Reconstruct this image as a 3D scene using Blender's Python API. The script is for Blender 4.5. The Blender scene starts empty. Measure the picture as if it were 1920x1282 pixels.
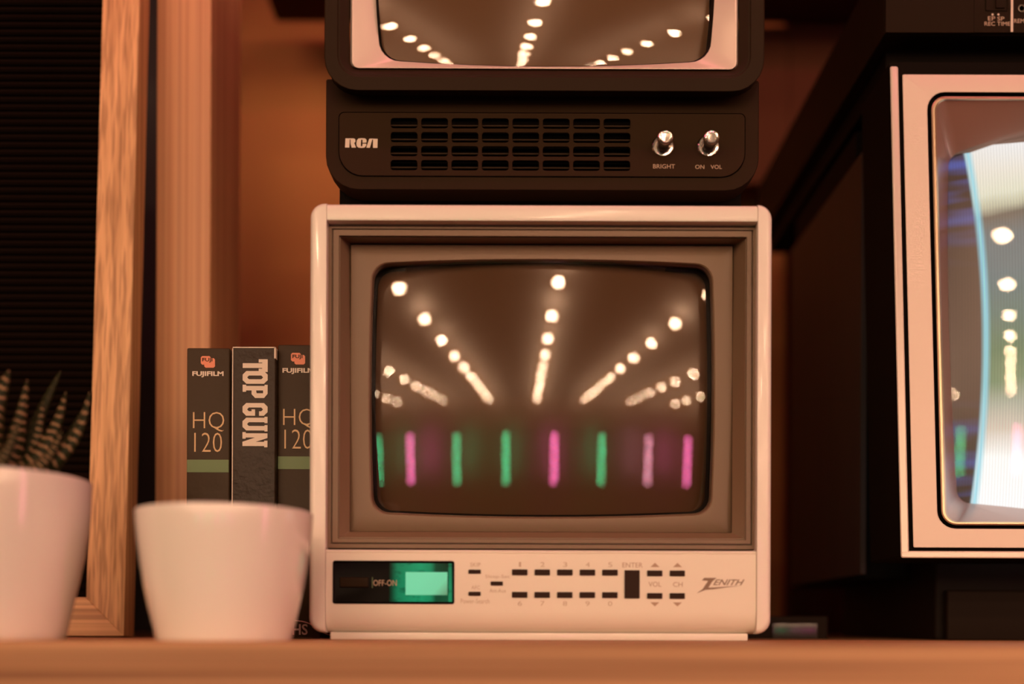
import bpy, bmesh, math, random
from mathutils import Vector, Matrix

random.seed(7)
C = bpy.context.scene.collection
SC = bpy.context.scene
PI = math.pi

# ------------------------------------------------------------------ camera
# The eye is at the world origin, level, looking along +Y, on a rising-front (shift) lens.
VX, HY, F = 970.0, 1182.0, 2000.0        # principal point and focal length for a 1920 x 1282 frame
ROLL = 0.0035
cam = bpy.data.cameras.new('camera')
cam.sensor_width = 36.0
cam.lens = 36.0 * F / 1920.0
cam.shift_x = (960.0 - VX) / 1920.0
cam.shift_y = (HY - 641.0) / 1920.0
cam.clip_start = 0.02
cam.clip_end = 100
cam.dof.use_dof = True
cam.dof.focus_distance = 0.685
cam.dof.aperture_fstop = 2.1
camo = bpy.data.objects.new('camera', cam)
C.objects.link(camo)
camo.matrix_world = Matrix.Rotation(PI / 2, 4, 'X') @ Matrix.Rotation(ROLL, 4, 'Z')
SC.camera = camo

# ------------------------------------------------------------------ world, exposure
world = bpy.data.worlds.new('world')
SC.world = world
world.use_nodes = True
world.node_tree.nodes['Background'].inputs[0].default_value = (0.02, 0.012, 0.008, 1)
world.node_tree.nodes['Background'].inputs[1].default_value = 0.3
SC.view_settings.view_transform = 'Standard'
SC.view_settings.look = 'None'
SC.view_settings.gamma = 1.0
SC.view_settings.exposure = -0.76
SC.view_settings.use_curve_mapping = False
try:
    SC.cycles.use_denoising = True
    SC.cycles.max_bounces = 6
    SC.cycles.adaptive_threshold = 0.02
    SC.cycles.caustics_reflective = False
    SC.cycles.caustics_refractive = False
    SC.cycles.sample_clamp_indirect = 25
except Exception:
    pass

BULB = 480.0                      # emission of the ceiling bulbs
BULB_COL = (1.0, 0.595, 0.36)
PINK = (1.0, 0.16, 0.42)
GREEN = (0.06, 0.75, 0.30)
ZSHELF = -0.0058                  # shelf top, just below the eye
ZFLOOR = -1.0
ZCEIL = 2.2
ZBULB = 2.0
WALL = 1.25                       # back panel behind the shelf


# ------------------------------------------------------------------ materials
def new_mat(name):
    m = bpy.data.materials.new(name)
    m.use_nodes = True
    nt = m.node_tree
    b = nt.nodes['Principled BSDF']
    return m, nt, b


def N(nt, typ, **kw):
    n = nt.nodes.new(typ)
    for k, v in kw.items():
        if k in n.inputs.keys() if hasattr(n.inputs, 'keys') else False:
            n.inputs[k].default_value = v
        else:
            setattr(n, k, v)
    return n


def plain(name, col, rough=0.45, metal=0.0, spec=0.5, coat=0.0, var=0.08, bump=0.0, scale=300.0, bdist=0.0003):
    """a painted / moulded surface: slight colour variation and fine relief"""
    m, nt, b = new_mat(name)
    b.inputs['Roughness'].default_value = rough
    b.inputs['Metallic'].default_value = metal
    b.inputs['Specular IOR Level'].default_value = spec
    b.inputs['Coat Weight'].default_value = coat
    b.inputs['Coat Roughness'].default_value = 0.08
    tc = nt.nodes.new('ShaderNodeTexCoord')
    nz = nt.nodes.new('ShaderNodeTexNoise')
    nz.inputs['Scale'].default_value = 14.0
    nz.inputs['Detail'].default_value = 4.0
    nt.links.new(tc.outputs['Object'], nz.inputs['Vector'])
    mx = nt.nodes.new('ShaderNodeMix')
    mx.data_type = 'RGBA'
    c2 = tuple(min(1, c * (1 + var)) for c in col)
    c1 = tuple(c * (1 - var) for c in col)
    mx.inputs[6].default_value = (*c1, 1)
    mx.inputs[7].default_value = (*c2, 1)
    nt.links.new(nz.outputs['Fac'], mx.inputs[0])
    nt.links.new(mx.outputs[2], b.inputs['Base Color'])
    if bump > 0:
        n2 = nt.nodes.new('ShaderNodeTexNoise')
        n2.inputs['Scale'].default_value = scale
        n2.inputs['Detail'].default_value = 3.0
        nt.links.new(tc.outputs['Object'], n2.inputs['Vector'])
        bp = nt.nodes.new('ShaderNodeBump')
        bp.inputs['Strength'].default_value = bump
        bp.inputs['Distance'].default_value = bdist
        nt.links.new(n2.outputs['Fac'], bp.inputs['Height'])
        nt.links.new(bp.outputs['Normal'], b.inputs['Normal'])
    return m


def wood(name, dark, light, axis='X', rings=90.0, stretch=0.03, rough=0.5, contrast=1.0, pores=0.35, fine=420.0):
    """straight grained wood, grain running along an object axis"""
    m, nt, b = new_mat(name)
    b.inputs['Roughness'].default_value = rough
    tc = nt.nodes.new('ShaderNodeTexCoord')
    mp = nt.nodes.new('ShaderNodeMapping')
    sc = [1.0, 1.0, 1.0]
    sc['XYZ'.index(axis)] = stretch
    mp.inputs['Scale'].default_value = sc
    nt.links.new(tc.outputs['Object'], mp.inputs['Vector'])
    n1 = nt.nodes.new('ShaderNodeTexNoise')
    n1.inputs['Scale'].default_value = rings
    n1.inputs['Detail'].default_value = 2.0
    n1.inputs['Distortion'].default_value = 0.25
    nt.links.new(mp.outputs[0], n1.inputs['Vector'])
    n2 = nt.nodes.new('ShaderNodeTexNoise')
    n2.inputs['Scale'].default_value = fine
    n2.inputs['Detail'].default_value = 1.0
    nt.links.new(mp.outputs[0], n2.inputs['Vector'])
    r1 = nt.nodes.new('ShaderNodeValToRGB')
    r1.color_ramp.elements[0].position = 0.5 - 0.2 / contrast
    r1.color_ramp.elements[1].position = 0.5 + 0.2 / contrast
    r1.color_ramp.elements[0].color = (*dark, 1)
    r1.color_ramp.elements[1].color = (*light, 1)
    nt.links.new(n1.outputs['Fac'], r1.inputs[0])
    r2 = nt.nodes.new('ShaderNodeValToRGB')
    r2.color_ramp.elements[0].position = 0.36
    r2.color_ramp.elements[1].position = 0.55
    k = 1.0 - pores
    r2.color_ramp.elements[0].color = (k, k * 0.92, k * 0.85, 1)
    r2.color_ramp.elements[1].color = (1, 1, 1, 1)
    nt.links.new(n2.outputs['Fac'], r2.inputs[0])
    mx = nt.nodes.new('ShaderNodeMix')
    mx.data_type = 'RGBA'
    mx.blend_type = 'MULTIPLY'
    mx.inputs[0].default_value = 1.0
    nt.links.new(r1.outputs[0], mx.inputs[6])
    nt.links.new(r2.outputs[0], mx.inputs[7])
    nt.links.new(mx.outputs[2], b.inputs['Base Color'])
    bp = nt.nodes.new('ShaderNodeBump')
    bp.inputs['Strength'].default_value = 0.25
    bp.inputs['Distance'].default_value = 0.0004
    nt.links.new(n2.outputs['Fac'], bp.inputs['Height'])
    nt.links.new(bp.outputs['Normal'], b.inputs['Normal'])
    return m


def emitter(name, col, strength):
    m, nt, b = new_mat(name)
    b.inputs['Base Color'].default_value = (0, 0, 0, 1)
    b.inputs['Roughness'].default_value = 0.5
    b.inputs['Emission Color'].default_value = (*col, 1)
    b.inputs['Emission Strength'].default_value = strength
    return m


def glass_mat(name, ior=1.5, tint=(1, 1, 1)):
    """front glass of a tube: mirror reflection by Fresnel, the rest passes"""
    m, nt, b = new_mat(name)
    nt.nodes.remove(b)
    out = nt.nodes['Material Output']
    tr = nt.nodes.new('ShaderNodeBsdfTransparent')
    tr.inputs[0].default_value = (*tint, 1)
    gl = nt.nodes.new('ShaderNodeBsdfGlossy')
    gl.inputs['Roughness'].default_value = 0.012
    fr = nt.nodes.new('ShaderNodeFresnel')
    fr.inputs[0].default_value = ior
    mx = nt.nodes.new('ShaderNodeMixShader')
    nt.links.new(fr.outputs[0], mx.inputs[0])
    nt.links.new(tr.outputs[0], mx.inputs[1])
    nt.links.new(gl.outputs[0], mx.inputs[2])
    nt.links.new(mx.outputs[0], out.inputs[0])
    return m


M = {}
M['white_plastic'] = plain('white_plastic', (0.80, 0.765, 0.70), 0.32, coat=0.25, var=0.02)
M['panel_plastic'] = plain('panel_plastic', (0.79, 0.745, 0.66), 0.42, var=0.02, bump=0.08, scale=900)
M['grey_bezel'] = plain('grey_bezel', (0.180, 0.117, 0.072), 0.34, spec=0.3, var=0.05, bump=0.25, scale=1600, bdist=0.0002)
M['black_gap'] = plain('black_gap', (0.010, 0.006, 0.004), 0.6, spec=0.1)
M['black_plastic'] = plain('black_plastic', (0.023, 0.0125, 0.005), 0.55, spec=0.09, var=0.08, bump=0.2, scale=1500, bdist=0.0002)
M['panel_black'] = plain('panel_black', (0.026, 0.014, 0.0055), 0.55, spec=0.09, var=0.1, bump=0.15, scale=1200, bdist=0.0002)
M['recorder_black'] = plain('recorder_black', (0.015, 0.0085, 0.0035), 0.6, spec=0.06, var=0.1, bump=0.15, scale=1200, bdist=0.0002)
M['deep_black'] = plain('deep_black', (0.005, 0.0035, 0.002), 0.7, spec=0.05)
M['silver_bezel'] = plain('silver_bezel', (0.74, 0.62, 0.56), 0.30, metal=0.12, var=0.03)
M['cream_trim'] = plain('cream_trim', (0.72, 0.66, 0.58), 0.35, metal=0.2, var=0.02)
M['cream_panel'] = plain('cream_panel', (0.70, 0.62, 0.54), 0.45, metal=0.1, var=0.03)
M['gold_rim'] = plain('gold_rim', (0.62, 0.48, 0.33), 0.33, metal=0.8, var=0.03)
M['silver_slope'] = plain('silver_slope', (0.40, 0.26, 0.215), 0.28, metal=0.5, var=0.04)
M['chrome'] = plain('chrome', (0.80, 0.78, 0.75), 0.14, metal=1.0, var=0.04)
M['knob_shaft'] = plain('knob_shaft', (0.20, 0.17, 0.15), 0.2, metal=0.9)
M['button'] = plain('button', (0.026, 0.012, 0.007), 0.6, spec=0.15)
M['print_brown'] = plain('print_brown', (0.42, 0.30, 0.22), 0.6)
M['print_faint'] = plain('print_faint', (0.52, 0.42, 0.33), 0.6)
M['logo_brown'] = plain('logo_brown', (0.22, 0.14, 0.09), 0.4)
M['print_cream'] = plain('print_cream', (0.70, 0.62, 0.52), 0.5)
M['print_tan'] = plain('print_tan', (0.48, 0.36, 0.26), 0.5)
M['print_gold'] = plain('print_gold', (0.60, 0.40, 0.19), 0.4)
M['print_orange'] = plain('print_orange', (0.75, 0.25, 0.14), 0.5)
M['print_green'] = plain('print_green', (0.115, 0.19, 0.075), 0.5)
M['gloss_black'] = plain('gloss_black', (0.003, 0.002, 0.0015), 0.3, spec=0.04)
M['mirror_black'] = plain('mirror_black', (0.008, 0.005, 0.004), 0.16, spec=0.5)
M['sleeve'] = plain('sleeve', (0.044, 0.028, 0.014), 0.38, spec=0.13, var=0.2, bump=0.5, scale=55, bdist=0.0016)
M['sleeve_worn'] = plain('sleeve_worn', (0.030, 0.019, 0.011), 0.36, spec=0.2, var=0.3, bump=0.6, scale=240, bdist=0.0010)
M['paper_edge'] = plain('paper_edge', (0.70, 0.62, 0.52), 0.8, var=0.15)
M['ceramic'] = plain('ceramic', (0.86, 0.82, 0.77), 0.16, coat=0.4, var=0.015)
M['soil'] = plain('soil', (0.03, 0.02, 0.013), 0.9, bump=0.9, scale=400, bdist=0.002)
M['felt'] = plain('felt', (0.0075, 0.0042, 0.0027), 1.0, spec=0.03, var=0.3, bump=0.6, scale=900, bdist=0.0004)
M['shelf_wood'] = wood('shelf_wood', (0.32, 0.145, 0.057), (0.62, 0.335, 0.16), 'X', rings=140, stretch=0.008, fine=200, pores=0.3, contrast=2.0)
M['oak_v'] = wood('oak_v', (0.53, 0.285, 0.122), (0.80, 0.475, 0.235), 'Z', rings=150, stretch=0.004, contrast=1.2, pores=0.38, fine=520)
M['oak_h'] = wood('oak_h', (0.53, 0.285, 0.122), (0.80, 0.475, 0.235), 'X', rings=150, stretch=0.004, contrast=1.2, pores=0.38, fine=520)
M['upright_wood'] = wood('upright_wood', (0.50, 0.25, 0.12), (0.66, 0.36, 0.18), 'Z', rings=230, stretch=0.004, contrast=1.8, pores=0.1)
M['veneer'] = wood('veneer', (0.006, 0.003, 0.0015), (0.016, 0.007, 0.003), 'Z', rings=160, stretch=0.03, rough=0.6)
M['back_panel'] = plain('back_panel', (0.38, 0.175, 0.058), 0.8, spec=0.1, var=0.06)
M['bay_shade_dark'] = plain('bay_shade_dark', (0.010, 0.008, 0.007), 0.8)  # shade of the left bay put into the colour
M['dark_red_board'] = plain('dark_red_board', (0.060, 0.020, 0.009), 0.8, spec=0.1)  # ledge colour, also on the boards that stand in for wall shade
M['room_wall'] = plain('room_wall', (0.22, 0.13, 0.085), 0.8)
M['room_ceiling'] = plain('room_ceiling', (0.045, 0.032, 0.025), 0.9)
M['room_floor'] = plain('room_floor', (0.05, 0.035, 0.026), 0.22)
M['counter_dark'] = plain('counter_dark', (0.05, 0.032, 0.022), 0.5)
M['bulb'] = emitter('bulb', BULB_COL, BULB)
M['socket'] = plain('socket', (0.03, 0.025, 0.02), 0.4)
M['tube_pink'] = emitter('tube_pink', PINK, 85.0)
M['tube_palepink'] = emitter('tube_palepink', (1.0, 0.38, 0.50), 60.0)
M['tube_green'] = emitter('tube_green', GREEN, 58.0)
M['fill_pink'] = emitter('fill_pink', (1.0, 0.18, 0.36), 45.0)  # pink fill from an unseen tube at the right
M['strip_pink'] = emitter('strip_pink', (1.0, 0.16, 0.28), 60.0)
M['tube_glass'] = glass_mat('tube_glass', 1.5, (0.93, 0.90, 0.88))
M['tube_glass_lit'] = glass_mat('tube_glass_lit', 1.45)
M['phosphor'] = plain('phosphor', (0.120, 0.062, 0.030), 0.15, spec=0.35, var=0.04)
M['phosphor_light'] = plain('phosphor_light', (0.20, 0.108, 0.056), 0.17, spec=0.2, var=0.03)
M['wire'] = plain('wire', (0.55, 0.42, 0.40), 0.3)
M['device_black'] = plain('device_black', (0.011, 0.006, 0.003), 0.6, spec=0.08)
M['plinth'] = plain('plinth', (0.008, 0.005, 0.003), 0.6, spec=0.1)


def display_mat():
    """green emission in the right part of the window, fading out towards its sides"""
    m, nt, b = new_mat('display_glow')
    b.inputs['Base Color'].default_value = (0.004, 0.01, 0.007, 1)
    b.inputs['Roughness'].default_value = 0.08
    uv = nt.nodes.new('ShaderNodeUVMap')
    sp = nt.nodes.new('ShaderNodeSeparateXYZ')
    nt.links.new(uv.outputs[0], sp.inputs[0])
    r = nt.nodes.new('ShaderNodeValToRGB')
    e = r.color_ramp.elements
    e[0].position = 0.0
    e[0].color = (0, 0, 0, 1)
    e[1].position = 1.0
    e[1].color = (0.0, 0.0, 0.0, 1)
    for p, v in ((0.04, 0.10), (0.14, 0.55), (0.5, 0.85), (0.66, 0.62), (0.74, 0.12), (0.93, 0.04), (0.955, 0.5), (0.98, 0.4)):
        q = e.new(p)
        q.color = (v, v, v, 1)
    nt.links.new(sp.outputs[0], r.inputs[0])
    nz = nt.nodes.new('ShaderNodeTexNoise')
    nz.inputs['Scale'].default_value = 5.0
    nz.inputs['Detail'].default_value = 6
    nt.links.new(uv.outputs[0], nz.inputs['Vector'])
    r2 = nt.nodes.new('ShaderNodeValToRGB')
    r2.color_ramp.elements[0].position = 0.30
    r2.color_ramp.elements[1].position = 0.46
    r2.color_ramp.elements[0].color = (0.35, 0.35, 0.35, 1)
    nt.links.new(nz.outputs['Fac'], r2.inputs[0])
    mu = nt.nodes.new('ShaderNodeMath')
    mu.operation = 'MULTIPLY'
    nt.links.new(r.outputs[0], mu.inputs[0])
    nt.links.new(r2.outputs[0], mu.inputs[1])
    b.inputs['Emission Color'].default_value = (0.016, 0.56, 0.24, 1)
    nt.links.new(mu.outputs[0], b.inputs['Emission Strength'])
    return m


def display_bright():
    m, nt, b = new_mat('display_bright')
    b.inputs['Base Color'].default_value = (0.05, 0.1, 0.08, 1)
    b.inputs['Roughness'].default_value = 0.3
    uv = nt.nodes.new('ShaderNodeUVMap')
    gr = nt.nodes.new('ShaderNodeTexGradient')
    mp = nt.nodes.new('ShaderNodeMapping')
    mp.inputs['Rotation'].default_value = (0, 0, 0.45)
    nt.links.new(uv.outputs[0], mp.inputs[0])
    nt.links.new(mp.outputs[0], gr.inputs[0])
    r = nt.nodes.new('ShaderNodeValToRGB')
    e = r.color_ramp.elements
    e[0].position = 0.1
    e[0].color = (0.115, 0.80, 0.43, 1)
    e[1].position = 1.0
    e[1].color = (0.02, 0.14, 0.055, 1)
    q = e.new(0.55)
    q.color = (0.11, 0.74, 0.40, 1)
    nt.links.new(gr.outputs[0], r.inputs[0])
    nt.links.new(r.outputs[0], b.inputs['Emission Color'])
    b.inputs['Emission Strength'].default_value = 1.2
    return m


def picture_mat():
    """the moving picture on the lit tube; UV = metres from the tube's centre"""
    m, nt, b = new_mat('lit_picture')
    L = nt.links.new
    uv = nt.nodes.new('ShaderNodeUVMap')
    sp = nt.nodes.new('ShaderNodeSeparateXYZ')
    L(uv.outputs[0], sp.inputs[0])

    def math_(op, a, c=None):
        n = nt.nodes.new('ShaderNodeMath')
        n.operation = op
        for i, x in enumerate((a, c)):
            if x is None:
                continue
            if isinstance(x, (int, float)):
                n.inputs[i].default_value = x
            else:
                L(x, n.inputs[i])
        return n.outputs[0]

    a, bb = sp.outputs[0], sp.outputs[1]
    # distance to the picture's left edge, which bows with height
    t = math_('ADD', bb, 0.012)
    bow = math_('MULTIPLY', math_('MULTIPLY', t, t), -0.47)
    edge = math_('ADD', bow, -0.1085)
    d = math_('SUBTRACT', a, edge)
    # vertical run of the picture
    rm = nt.nodes.new('ShaderNodeMapRange')
    rm.inputs['From Min'].default_value = -0.135
    rm.inputs['From Max'].default_value = 0.135
    nz = nt.nodes.new('ShaderNodeTexNoise')
    nz.inputs['Scale'].default_value = 16.0
    nz.inputs['Detail'].default_value = 2
    L(uv.outputs[0], nz.inputs['Vector'])
    L(math_('ADD', bb, math_('MULTIPLY', math_('SUBTRACT', nz.outputs['Fac'], 0.5), 0.025)), rm.inputs['Value'])
    r = nt.nodes.new('ShaderNodeValToRGB')
    e = r.color_ramp.elements
    e[0].position = 0.0
    e[0].color = (1.2, 1.2, 1.2, 1)
    e[1].position = 1.0
    e[1].color = (1.0, 1.0, 1.0, 1)
    for p, c in ((0.18, (1.15, 1.15, 1.1)), (0.25, (0.74, 0.64, 0.52)), (0.31, (0.42, 0.46, 0.36)), (0.37, (0.14, 0.26, 0.14)),
                 (0.44, (0.055, 0.19, 0.10)), (0.55, (0.04, 0.17, 0.155)), (0.66, (0.06, 0.165, 0.19)), (0.75, (0.095, 0.165, 0.185)), (0.80, (0.12, 0.12, 0.10)),
                 (0.825, (0.55, 0.55, 0.40)), (0.86, (0.85, 0.85, 0.66)), (0.92, (0.95, 0.9, 0.78))):
        q = e.new(p)
        q.color = (*c, 1)
    L(rm.outputs[0], r.inputs[0])
    # aperture stripes
    wv = nt.nodes.new('ShaderNodeTexWave')
    wv.bands_direction = 'X'
    wv.inputs['Scale'].default_value = 165.0
    L(uv.outputs[0], wv.inputs['Vector'])
    st = math_('ADD', math_('MULTIPLY', wv.outputs['Fac'], 0.35), 1.25)
    inside = nt.nodes.new('ShaderNodeMapRange')
    inside.inputs['From Min'].default_value = -0.001
    inside.inputs['From Max'].default_value = 0.001
    L(d, inside.inputs['Value'])
    # bright cyan seam along the edge
    se = math_('MULTIPLY', math_('SUBTRACT', 1.0, math_('MINIMUM', math_('ABSOLUTE', math_('DIVIDE', math_('SUBTRACT', d, 0.002), 0.0035)), 1.0)), 0.85)
    # blue flicker in the unlit margin
    nz2 = nt.nodes.new('ShaderNodeTexNoise')
    mp2 = nt.nodes.new('ShaderNodeMapping')
    mp2.inputs['Scale'].default_value = (14, 95, 1)
    mp2.inputs['Rotation'].default_value = (0, 0, -0.25)
    L(uv.outputs[0], mp2.inputs[0])
    L(mp2.outputs[0], nz2.inputs['Vector'])
    nz2.inputs['Scale'].default_value = 1.0
    nz2.inputs['Detail'].default_value = 1
    fl = nt.nodes.new('ShaderNodeMapRange')
    fl.inputs['From Min'].default_value = 0.45
    fl.inputs['From Max'].default_value = 0.75
    L(nz2.outputs['Fac'], fl.inputs['Value'])
    far = math_('MINIMUM', math_('MULTIPLY', math_('MAXIMUM', math_('SUBTRACT', math_('ABSOLUTE', math_('ADD', bb, -0.0)), 0.045), 0.0), 14.0), 1.0)
    fb = math_('MULTIPLY', fl.outputs[0], far)
    marg = nt.nodes.new('ShaderNodeMix')
    marg.data_type = 'RGBA'
    marg.inputs[6].default_value = (0.035, 0.020, 0.018, 1)
    marg.inputs[7].default_value = (0.07, 0.14, 0.55, 1)
    L(fb, marg.inputs[0])
    mx = nt.nodes.new('ShaderNodeMix')
    mx.data_type = 'RGBA'
    L(inside.outputs[0], mx.inputs[0])
    L(marg.outputs[2], mx.inputs[6])
    L(r.outputs[0], mx.inputs[7])
    m2 = nt.nodes.new('ShaderNodeMix')
    m2.data_type = 'RGBA'
    L(se, m2.inputs[0])
    L(mx.outputs[2], m2.inputs[6])
    m2.inputs[7].default_value = (0.25, 0.78, 0.95, 1)
    b.inputs['Base Color'].default_value = (0.06, 0.045, 0.035, 1)
    b.inputs['Roughness'].default_value = 0.3
    L(m2.outputs[2], b.inputs['Emission Color'])
    L(st, b.inputs['Emission Strength'])
    return m


def leaf_mat():
    """dark succulent leaf with pale raised bands on its outer side; UV = (around, along)"""
    m, nt, b = new_mat('leaf_banded')
    L = nt.links.new
    uv = nt.nodes.new('ShaderNodeUVMap')
    sp = nt.nodes.new('ShaderNodeSeparateXYZ')
    L(uv.outputs[0], sp.inputs[0])
    nz = nt.nodes.new('ShaderNodeTexNoise')
    nz.inputs['Scale'].default_value = 7.0
    L(uv.outputs[0], nz.inputs['Vector'])
    mu = nt.nodes.new('ShaderNodeMath')
    mu.operation = 'MULTIPLY_ADD'
    L(nz.outputs['Fac'], mu.inputs[0])
    mu.inputs[1].default_value = 0.06
    L(sp.outputs[1], mu.inputs[2])
    m2 = nt.nodes.new('ShaderNodeMath')
    m2.operation = 'MULTIPLY'
    L(mu.outputs[0], m2.inputs[0])
    m2.inputs[1].default_value = 12.0 * 2 * PI
    s = nt.nodes.new('ShaderNodeMath')
    s.operation = 'SINE'
    L(m2.outputs[0], s.inputs[0])
    mr = nt.nodes.new('ShaderNodeMapRange')
    mr.inputs['From Min'].default_value = 0.45
    mr.inputs['From Max'].default_value = 0.95
    L(s.outputs[0], mr.inputs['Value'])
    side = nt.nodes.new('ShaderNodeAttribute')
    side.attribute_name = 'band'
    m3 = nt.nodes.new('ShaderNodeMath')
    m3.operation = 'MULTIPLY'
    L(mr.outputs[0], m3.inputs[0])
    L(side.outputs['Fac'], m3.inputs[1])
    mx = nt.nodes.new('ShaderNodeMix')
    mx.data_type = 'RGBA'
    mx.inputs[6].default_value = (0.014, 0.017, 0.004, 1)
    mx.inputs[7].default_value = (0.36, 0.22, 0.12, 1)
    L(m3.outputs[0], mx.inputs[0])
    L(mx.outputs[2], b.inputs['Base Color'])
    bp = nt.nodes.new('ShaderNodeBump')
    bp.inputs['Strength'].default_value = 0.6
    bp.inputs['Distance'].default_value = 0.001
    L(m3.outputs[0], bp.inputs['Height'])
    L(bp.outputs['Normal'], b.inputs['Normal'])
    b.inputs['Roughness'].default_value = 0.5
    b.inputs['Specular IOR Level'].default_value = 0.15
    return m


M['display_glow'] = display_mat()
M['display_bright'] = display_bright()
M['lit_picture'] = picture_mat()
M['leaf'] = leaf_mat()


# ------------------------------------------------------------------ object helpers
def tag(o, label=None, cat=None, group=None, kind=None):
    if label: o['label'] = label
    if cat: o['category'] = cat
    if group: o['group'] = group
    if kind: o['kind'] = kind
    return o


def empty(name, loc, label, cat, group=None):
    o = bpy.data.objects.new(name, None)
    o.empty_display_size = 0.02
    C.objects.link(o)
    o.location = loc
    o['base'] = list(loc)
    tag(o, label, cat, group)
    return o


def base_of(o):
    while o.parent is not None:
        o = o.parent
    return Vector(o.location)


def finish(name, verts, faces, mat, parent=None, sharp=32.0, uvs=None, origin=None, bevel=0.0, attr=None):
    """verts in world coordinates -> one mesh object under parent"""
    off = base_of(parent) if parent is not None else Vector(origin or (0, 0, 0))
    me = bpy.data.meshes.new(name)
    me.from_pydata([tuple(Vector(v) - off) for v in verts], [], faces)
    me.validate()
    bm = bmesh.new()
    bm.from_mesh(me)
    bmesh.ops.recalc_face_normals(bm, faces=bm.faces)
    if bevel > 0:
        ed = [e for e in bm.edges if len(e.link_faces) == 2 and e.calc_face_angle(0) > 0.6]
        bmesh.ops.bevel(bm, geom=ed, offset=bevel, segments=3, profile=0.6, affect='EDGES', clamp_overlap=True)
    bm.to_mesh(me)
    bm.free()
    if uvs is not None:
        lay = me.uv_layers.new(name='UVMap')
        for lp in me.loops:
            lay.data[lp.index].uv = uvs[lp.vertex_index]
    if attr is not None:
        at = me.attributes.new('band', 'FLOAT', 'POINT')
        for i, v in enumerate(attr):
            at.data[i].value = v
    for p in me.polygons:
        p.use_smooth = True
    me.set_sharp_from_angle(angle=math.radians(sharp))
    if mat is not None:
        me.materials.append(M[mat] if isinstance(mat, str) else mat)
    o = bpy.data.objects.new(name, me)
    C.objects.link(o)
    if parent is not None:
        o.parent = parent
    elif origin is not None:
        o.location = origin
    return o


def box_data(x0, x1, y0, y1, z0, z1):
    v = [(x0, y0, z0), (x1, y0, z0), (x1, y1, z0), (x0, y1, z0), (x0, y0, z1), (x1, y0, z1), (x1, y1, z1), (x0, y1, z1)]
    f = [(0, 3, 2, 1), (4, 5, 6, 7), (0, 1, 5, 4), (1, 2, 6, 5), (2, 3, 7, 6), (3, 0, 4, 7)]
    return v, f


def box(name, x0, x1, y0, y1, z0, z1, mat, parent=None, bevel=0.0, origin=None):
    v, f = box_data(x0, x1, y0, y1, z0, z1)
    return finish(name, v, f, mat, parent, bevel=bevel, origin=origin)


def merge(parts):
    V, Fc = [], []
    for v, f in parts:
        n = len(V)
        V += list(v)
        Fc += [tuple(i + n for i in q) for q in f]
    return V, Fc


class Plane:
    """a front plane Z0 metres from the eye in which sizes are given in photo pixels; w = pixels of depth behind it"""
    def __init__(s, Z0, cx, cy, lean=0.0, py0=0.0, upright=False):
        s.Z0, s.lean, s.py0, s.upright = Z0, lean, py0, upright
        s.S = Z0 / F
        x, y = cx - VX, cy - HY
        s.ox, s.oy = ROLL * y, -ROLL * x

    def p(s, px, py, w=0.0):
        Z = s.Z0 + (w + s.lean * (py - s.py0)) * s.S
        Zx = s.Z0 + w * s.S if s.upright else Z      # upright: the sides stay plumb while the face leans
        return Vector(((px + s.ox - VX) * Zx / F, Z, (HY - py - s.oy) * Z / F))


def rring(pl, L, R, T, B, r, w, bx=0.0, by=0.0, n=6, m=8, rt=None, st=None):
    """points of a rounded rectangle (clockwise from upper left); bx / by bow the sides outwards"""
    rt = r if rt is None else rt
    pts = []
    def arc(cx, cy, rr, a0):
        for i in range(n + 1):
            a = a0 + (PI / 2) * i / n
            pts.append((cx + rr * math.cos(a), cy + rr * math.sin(a)))
    def side(x0, y0, x1, y1, nx, ny, b):
        for i in range(1, m):
            t = i / m
            k = b * (1 - (2 * t - 1) ** 2)
            pts.append((x0 + (x1 - x0) * t + nx * k, y0 + (y1 - y0) * t + ny * k))
    arc(L + rt, T + rt, rt, PI)
    side(L + rt, T, R - rt, T, 0, -1, by)
    arc(R - rt, T + rt, rt, -PI / 2)
    side(R, T + rt, R, B - r, 1, 0, bx)
    arc(R - r, B - r, r, 0)
    side(R - r, B, L + r, B, 0, 1, by)
    arc(L + r, B - r, r, PI / 2)
    side(L, B - r, L, T + rt, -1, 0, bx)
    if st is not None:      # same true size as at depth st: walls run straight back
        k = (1 + st / F) / (1 + w / F)
        return [pl.p(VX - pl.ox + (x + pl.ox - VX) * k, HY - pl.oy + (y + pl.oy - HY) * k, w) for x, y in pts]
    return [pl.p(x, y, w(y) if callable(w) else w) for x, y in pts]


def loft(rings, cap0=False, cap1=False, closed=True):
    V, Fc = [], []
    n = len(rings[0])
    for r in rings:
        V += r
    for i in range(len(rings) - 1):
        for j in range(n if closed else n - 1):
            k = (j + 1) % n
            Fc.append((i * n + j, i * n + k, (i + 1) * n + k, (i + 1) * n + j))
    if cap0: Fc.append(tuple(range(n)))
    if cap1: Fc.append(tuple(range((len(rings) - 1) * n, len(rings) * n)))
    return V, Fc


def pbox(pl, L, R, T, B, w0, w1):
    """a box whose front face fills the given pixels; sides run straight back"""
    a = pl.p(L, T, w0)
    b = pl.p(R, B, w0)
    y1 = pl.Z0 + w1 * pl.S
    return box_data(a.x, b.x, a.y, y1, b.z, a.z)


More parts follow.
